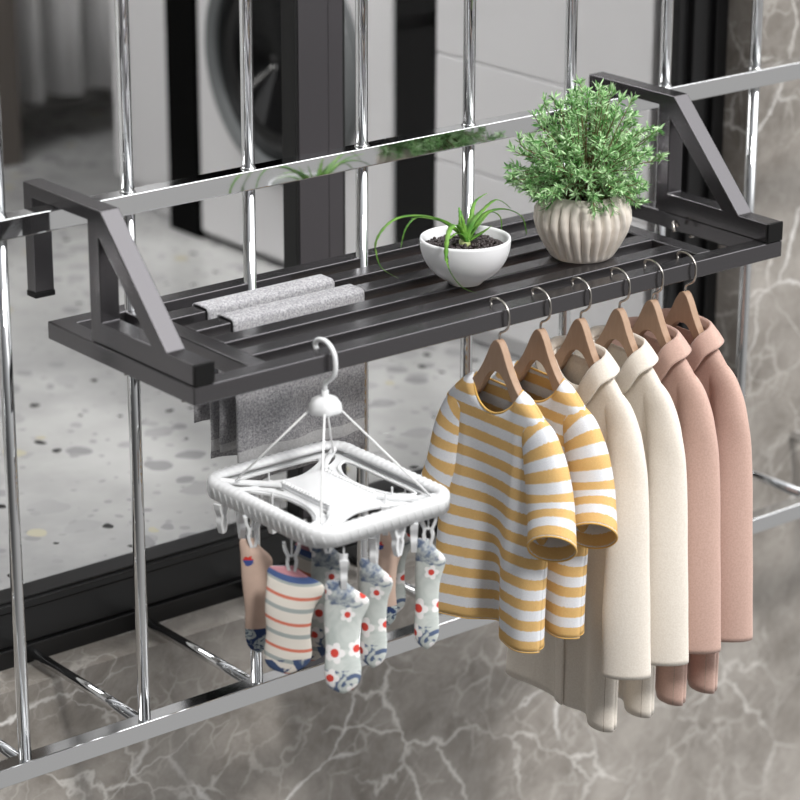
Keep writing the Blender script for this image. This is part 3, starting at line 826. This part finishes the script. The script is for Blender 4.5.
# inner plate: an X-shaped tray with four large openings and small slots
def slab(outer, holes, z0, z1, name, mat, parent, bevel=.001):
    bm = bmesh.new(); edges = []
    for lp in [outer]+holes:
        vv = [bm.verts.new((x, y, z1)) for x, y in lp]
        edges += [bm.edges.new((vv[i], vv[(i+1)%len(vv)])) for i in range(len(vv))]
    bmesh.ops.triangle_fill(bm, use_beauty=True, use_dissolve=False, edges=edges)
    me = bpy.data.meshes.new(name); bm.to_mesh(me); bm.free()
    m = MB(); m.v = [tuple(v.co) for v in me.vertices]; m.f = [tuple(p.vertices) for p in me.polygons]
    o = m.build(name, mat, parent)
    if sum(p.normal.z for p in o.data.polygons) < 0: o.data.flip_normals()
    md = o.modifiers.new('Solidify', 'SOLIDIFY'); md.thickness = z1-z0; md.offset = -1
    md = o.modifiers.new('Bevel', 'BEVEL'); md.width = bevel; md.segments = 2; md.limit_method = 'ANGLE'; md.angle_limit = math.radians(40)
    return o
def blob(pts, n=6):
    P = [Vector((x, y, 0)) for x, y in pts]; L = len(P); out = []
    for i in range(L):
        p0, p1, p2, p3 = P[i-1], P[i], P[(i+1)%L], P[(i+2)%L]
        for k in range(n):
            t = k/n; q = .5*((2*p1)+(-p0+p2)*t+(2*p0-5*p1+4*p2-p3)*t*t+(-p0+3*p1-3*p2+p3)*t**3); out.append((q.x, q.y))
    return out
def rel(pts): return [(CX+x, CY+y) for x, y in pts]
holes = []
for sx in (-1, 1):
    h_ = [(.092,-.070),(.094,0),(.092,.070),(.080,.074),(.062,.050),(.052,.024),(.050,0),(.052,-.024),(.062,-.050),(.080,-.074)]
    holes.append(blob(rel([(sx*x, y) for x, y in h_])))
for sy in (-1, 1):
    h_ = [(-.056,.108),(0,.110),(.056,.108),(.060,.098),(.040,.084),(.016,.073),(0,.071),(-.016,.073),(-.040,.084),(-.060,.098)]
    holes.append(blob(rel([(x, sy*y) for x, y in h_])))
    for sx in (-1, 1):
        h_ = [(.062,.078),(.080,.090),(.088,.100),(.082,.103),(.070,.094),(.058,.084)]
        holes.append(blob(rel([(sx*x, sy*y) for x, y in h_]), 4))
        h_ = [(.041,.040),(.046,.058),(.056,.070),(.050,.071),(.038,.062),(.037,.044)]
        holes.append(blob(rel([(sx*x, sy*y) for x, y in h_]), 4))
slab(rrect(HXF-.006, HYF-.006, .030), holes, ZC-.015, ZC-.0115, 'inner_tray', M['white'], cd)
for sx in (-1, 1):
    for sy in (-1, 1):
        a = MB(); P = [(CX+sx*.034, CY+sy*.050, ZC-.008), (CX+sx*.052, CY+sy*.074, ZC-.009), (CX+sx*.070, CY+sy*.090, ZC-.008), (CX+sx*.092, CY+sy*.106, ZC-.005)]
        a.tube(catmull(P, 6), .0042, 10); a.build('arm', M['white'], cd, smooth=True)
    a = MB(); a.tube([(x, y, ZC-.011) for x, y in blob(rel([(sx*(x-.004), y) for x, y in [(.090,-.066),(.091,0),(.090,.066),(.076,.068),(.060,.048),(.050,0),(.060,-.048),(.076,-.068)]]))], .0022, 8, closed=True); a.build('loop', M['white'], cd, smooth=True)
pl = MB(); pl.box(CX-.036, CX+.036, CY-.056, CY+.054, ZC-.0125, ZC-.004); pl.build('centre_plate', M['white'], cd, bevel=.003)
for sx in (-1, 1):
    rg = MB()
    rg.grid(lambda u, v, sx=sx: (CX+sx*(.0335-.006*v+.003), CY-.053+.104*u, ZC-.0038+.0032*abs(math.sin(u*PI*17))*math.sin(v*PI)), 136, 6)
    rg.build('plate_ridge', M['white'], cd, smooth=True)
KX, KY, KZ = .204, .012, -.069
kb = MB(); kb.lathe([(.020,-.010),(.0215,-.007),(.0205,0),(.0165,.006),(.010,.010),(.0045,.011),(.0045,.018),(0,.018)], (KX,KY,KZ), 32, lambda a,r,z: r*(1+(.07*math.cos(6*a) if .008<r<.0202 else 0))); kb.build('knob', M['white'], cd, smooth=True)
hk = MB()
pts = [(KX,HY+.0155,-.002),(KX,HY+.0195,.003),(KX,HY+.0165,.0095),(KX,HY+.006,.0135),(KX,HY-.008,.0115),(KX,HY-.0185,.002),(KX,HY-.0215,-.012),(KX,HY-.0195,-.024),(KX,HY-.010,-.0345),(KX,HY-.0015,-.040),(KX,HY,-.048),(KX,HY,-.066)]
hk.tube(catmull(pts, 6), .0033, 12); hk.build('hook', M['white'], cd, smooth=True)
for x, y in ((.122,.092),(.120,-.088),(.282,-.100),(.280,.096)):
    MB().tube([(KX+(x-KX)*.16, KY+(y-KY)*.16, KZ-.007), (x, y, ZC-.002)], .0014, 8).build('string', M['cord'], cd, smooth=True)

def clip(x, y, z, rot, L=.037):
    m = MB(); R = Matrix.Rotation(rot, 3, 'Z')
    for s in (-1, 1):
        # flat curved jaw: wide apart at the handles, together at the tip
        pr = [(s*.0095, .004), (s*.0082, -.004), (s*.0045, -.014), (s*.0056, -.023), (s*.0018, -L)]
        P = catmull([(a, 0, b) for a, b in pr], 4); vs = []; fs = []
        for i, p in enumerate(P):
            for dx, dy in ((-.0019,-.0052),(.0019,-.0052),(.0019,.0052),(-.0019,.0052)):
                q = R @ Vector((p.x+dx, dy*(1-.35*i/len(P)), p.z)); vs.append((x+q.x, y+q.y, z+q.z))
        for i in range(len(P)-1):
            for k in range(4): fs.append((i*4+k, i*4+(k+1)%4, i*4+4+(k+1)%4, i*4+4+k))
        fs += [(0,1,2,3), tuple((len(P)-1)*4+k for k in range(4))]
        m.add(vs, fs)
    m.tube([(x, y, z-.015), (x, y, z+.018)], .0012, 8)
    q = R @ Vector((.006,0,0)); m.tube([(x-q.x, y-q.y, z-.013), (x+q.x, y+q.y, z-.013)], .0016, 8)
    m.build('clip', M['white'], cd, bevel=0)

# ------------------------------------------------------------------ socks
outl_L = [(0,-.38),(.03,-.44),(.10,-.44),(.35,-.47),(.6,-.44),(.8,-.47),(.9,-.43),(.96,-.30),(1,-.06)]
outl_R = [(0,.02),(.03,.10),(.09,.28),(.15,.52),(.20,.60),(.26,.56),(.38,.42),(.6,.36),(.8,.40),(.9,.35),(.96,.20),(1,0)]
def sock(x, y, ztop, Wd, Ln, rot, mat, label, group, lean=0, flip=1):
    """hangs with its cuff up; rot turns its width axis from +x"""
    m = MB(); ax = Vector((math.cos(rot), math.sin(rot), 0)); nn = Vector((-ax.y, ax.x, 0))
    xs_, l_ = zip(*outl_L); xr_, r_ = zip(*outl_R)
    def fn(u, v):
        l = cub(xs_, l_, v); r = cub(xr_, r_, v)
        if flip < 0: l, r = -r, -l
        a = u*2*PI; c = math.cos(a); s = math.sin(a)
        mid = (l+r)/2; hw = (r-l)/2*Wd
        th = .0065*min(1, math.sqrt(max(0, 1-v)*6))*min(1, .25+v*6)
        bend = .004*math.sin(v*5+x*90)
        off = mid*Wd+c*hw+lean*v*Ln
        return Vector((x, y, ztop-v*Ln))+ax*off+nn*(s*th*(abs(s)**.2)+bend)
    xsf = lambda u, v: (math.cos(u*2*PI)*Wd*.5, v*.14*Ln/.14) if True else None
    def uvf(u, v):
        l = cub(xs_, l_, v); r = cub(xr_, r_, v); c = math.cos(u*2*PI)
        return (((l+r)/2+c*(r-l)/2)*Wd + (.11 if 0.5 < u else 0)*0, v*.138)
    m.grid(fn, 36, 48, close_u=True, uvfn=uvf)
    m.f.append(tuple(range(36)))
    m.build('sock', M[mat], smooth=True, cat='sock', label=label, group=group, fixn=True)
G = 'socks clipped under the white dryer'
RV = math.radians
socks = [
 (.096, .020, -.224, .038, .158, RV(-25), 'sk_beige', 'beige ankle sock with blue patterned toe, leftmost under the dryer', .05, 1),
 (.1055,-.048,-.240, .068, .148, RV(-36), 'sk_stripe', 'cream ankle sock with thin red, grey and blue stripes, in bright light', -.03, 1),
 (.158, -.022,-.232, .052, .162, RV(-36), 'sk_stripe_d', 'striped sock with shade painted into its colours, behind the bright striped one', .0, 1),
 (.138, -.110,-.2475, .052, .150, RV(-36), 'sk_floral', 'pale floral sock with blue cuff at the near corner, largest in view', .0, 1),
 (.152, -.060,-.220, .045, .140, RV(-36), 'sk_floral_d', 'floral sock with painted-in shade, mostly hidden behind the largest floral sock', .0, 1),
 (.196, -.096,-.238, .040, .148, RV(-52), 'sk_floral', 'pale floral sock just right of the largest floral sock', .0, 1),
 (.236, -.068,-.215, .036, .140, RV(-40), 'sk_beige', 'beige ankle sock hanging between two floral socks', .0, 1),
 (.256, -.056,-.215, .044, .132, RV(-40), 'sk_floral_d', 'floral sock with painted-in shade, left of the rightmost sock', .0, 1),
 (.274, -.106,-.2285, .036, .150, RV(-45), 'sk_floral', 'pale floral sock with blue cuff, rightmost under the dryer', .0, 1),
]
for i, (x, y, z, W_, L_, r_, mt, lab, ln_, fl) in enumerate(socks):
    sock(x, y, z, W_, L_, r_, mt, lab, G, ln_, fl); clip(x, y, z+.026, r_+(PI/2 if i in (3,5,6,7) else 0))
for x, y, r_ in ((.096,.085,.3),(.104,.055,1.2),(.222,-.110,.2),(.246,-.112,.9),(.180,.100,.4),(.250,.06,1.0),(.145,.045,.2),(.29,-.04,1.3)): clip(x, y, -.2, r_)

# ------------------------------------------------------------------ light, world, camera
W = bpy.data.worlds.new('World'); S.world = W; W.use_nodes = True; nt = W.node_tree; nt.nodes.clear()
tc_ = nt.nodes.new('ShaderNodeTexCoord'); sp = nt.nodes.new('ShaderNodeSeparateXYZ'); nt.links.new(tc_.outputs['Generated'], sp.inputs[0])
rp = nt.nodes.new('ShaderNodeValToRGB'); mr = nt.nodes.new('ShaderNodeMapRange'); nt.links.new(sp.outputs[2], mr.inputs[0]); mr.inputs[1].default_value = -1; mr.inputs[2].default_value = 1
nt.links.new(mr.outputs[0], rp.inputs[0]); e = rp.color_ramp.elements
e[0].position = 0; e[0].color = (.36,.355,.35,1); e[1].position = 1; e[1].color = (1.1,1.12,1.15,1)
for p_, c_ in ((.40,(.42,.415,.41,1)), (.52,(.42,.42,.42,1)), (.68,(.55,.555,.56,1)), (.85,(.85,.86,.88,1))):
    q = e.new(p_); q.color = c_
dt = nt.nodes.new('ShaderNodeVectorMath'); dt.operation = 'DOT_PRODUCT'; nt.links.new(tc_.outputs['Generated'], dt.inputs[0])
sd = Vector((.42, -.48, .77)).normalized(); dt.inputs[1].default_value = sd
m2 = nt.nodes.new('ShaderNodeMapRange'); m2.interpolation_type = 'SMOOTHSTEP'; nt.links.new(dt.outputs['Value'], m2.inputs[0]); m2.inputs[1].default_value = .84; m2.inputs[2].default_value = .975; m2.inputs[3].default_value = 0; m2.inputs[4].default_value = 3.0  # bright patch added to the sky as a softbox for edge highlights
m3 = nt.nodes.new('ShaderNodeMapRange'); m3.interpolation_type = 'SMOOTHSTEP'; nt.links.new(sp.outputs[0], m3.inputs[0]); m3.inputs[1].default_value = -.95; m3.inputs[2].default_value = .5; m3.inputs[3].default_value = .16; m3.inputs[4].default_value = 1.08
sc_ = nt.nodes.new('ShaderNodeVectorMath'); sc_.operation = 'SCALE'; nt.links.new(rp.outputs[0], sc_.inputs[0]); nt.links.new(m3.outputs[0], sc_.inputs[3])
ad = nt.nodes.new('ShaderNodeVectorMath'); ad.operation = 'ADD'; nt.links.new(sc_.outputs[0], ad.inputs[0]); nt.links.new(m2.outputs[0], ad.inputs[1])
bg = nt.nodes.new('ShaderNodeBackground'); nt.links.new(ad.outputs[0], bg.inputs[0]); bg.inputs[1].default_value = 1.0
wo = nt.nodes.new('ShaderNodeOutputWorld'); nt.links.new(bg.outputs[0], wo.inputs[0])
sl = bpy.data.lights.new('sun', 'SUN'); sl.energy = 2.25; sl.angle = math.radians(9); sl.color = (1, .985, .96)
so = bpy.data.objects.new('sun', sl); COL.objects.link(so)
so.rotation_euler = Vector((.12, .63, -.77)).to_track_quat('-Z', 'Y').to_euler(); so.location = (0, -3, 3)

cam = bpy.data.cameras.new('camera'); co_ = bpy.data.objects.new('camera', cam); COL.objects.link(co_); S.camera = co_
cam.sensor_width = 36; cam.lens = 2752.4*36/800; cam.clip_start = .05; cam.clip_end = 50
pit, yaw, rol = .3441, .8929, .0024
dv = Vector((math.cos(yaw)*math.cos(pit), math.sin(yaw)*math.cos(pit), -math.sin(pit))); rv = Vector((math.sin(yaw), -math.cos(yaw), 0)); uv_ = rv.cross(dv)
r2 = rv*math.cos(rol)+uv_*math.sin(rol); u2 = uv_*math.cos(rol)-rv*math.sin(rol)
mx = Matrix((r2, u2, -dv)).transposed().to_4x4(); mx.translation = Vector((-1.7385, -2.5485, 1.0878)); co_.matrix_world = mx
cam.dof.use_dof = True; cam.dof.focus_distance = 3.70; cam.dof.aperture_fstop = 4.2
S.view_settings.view_transform = 'Standard'; S.view_settings.look = 'None'; S.view_settings.gamma = 1; S.view_settings.use_curve_mapping = False
S.view_settings.exposure = 0.08
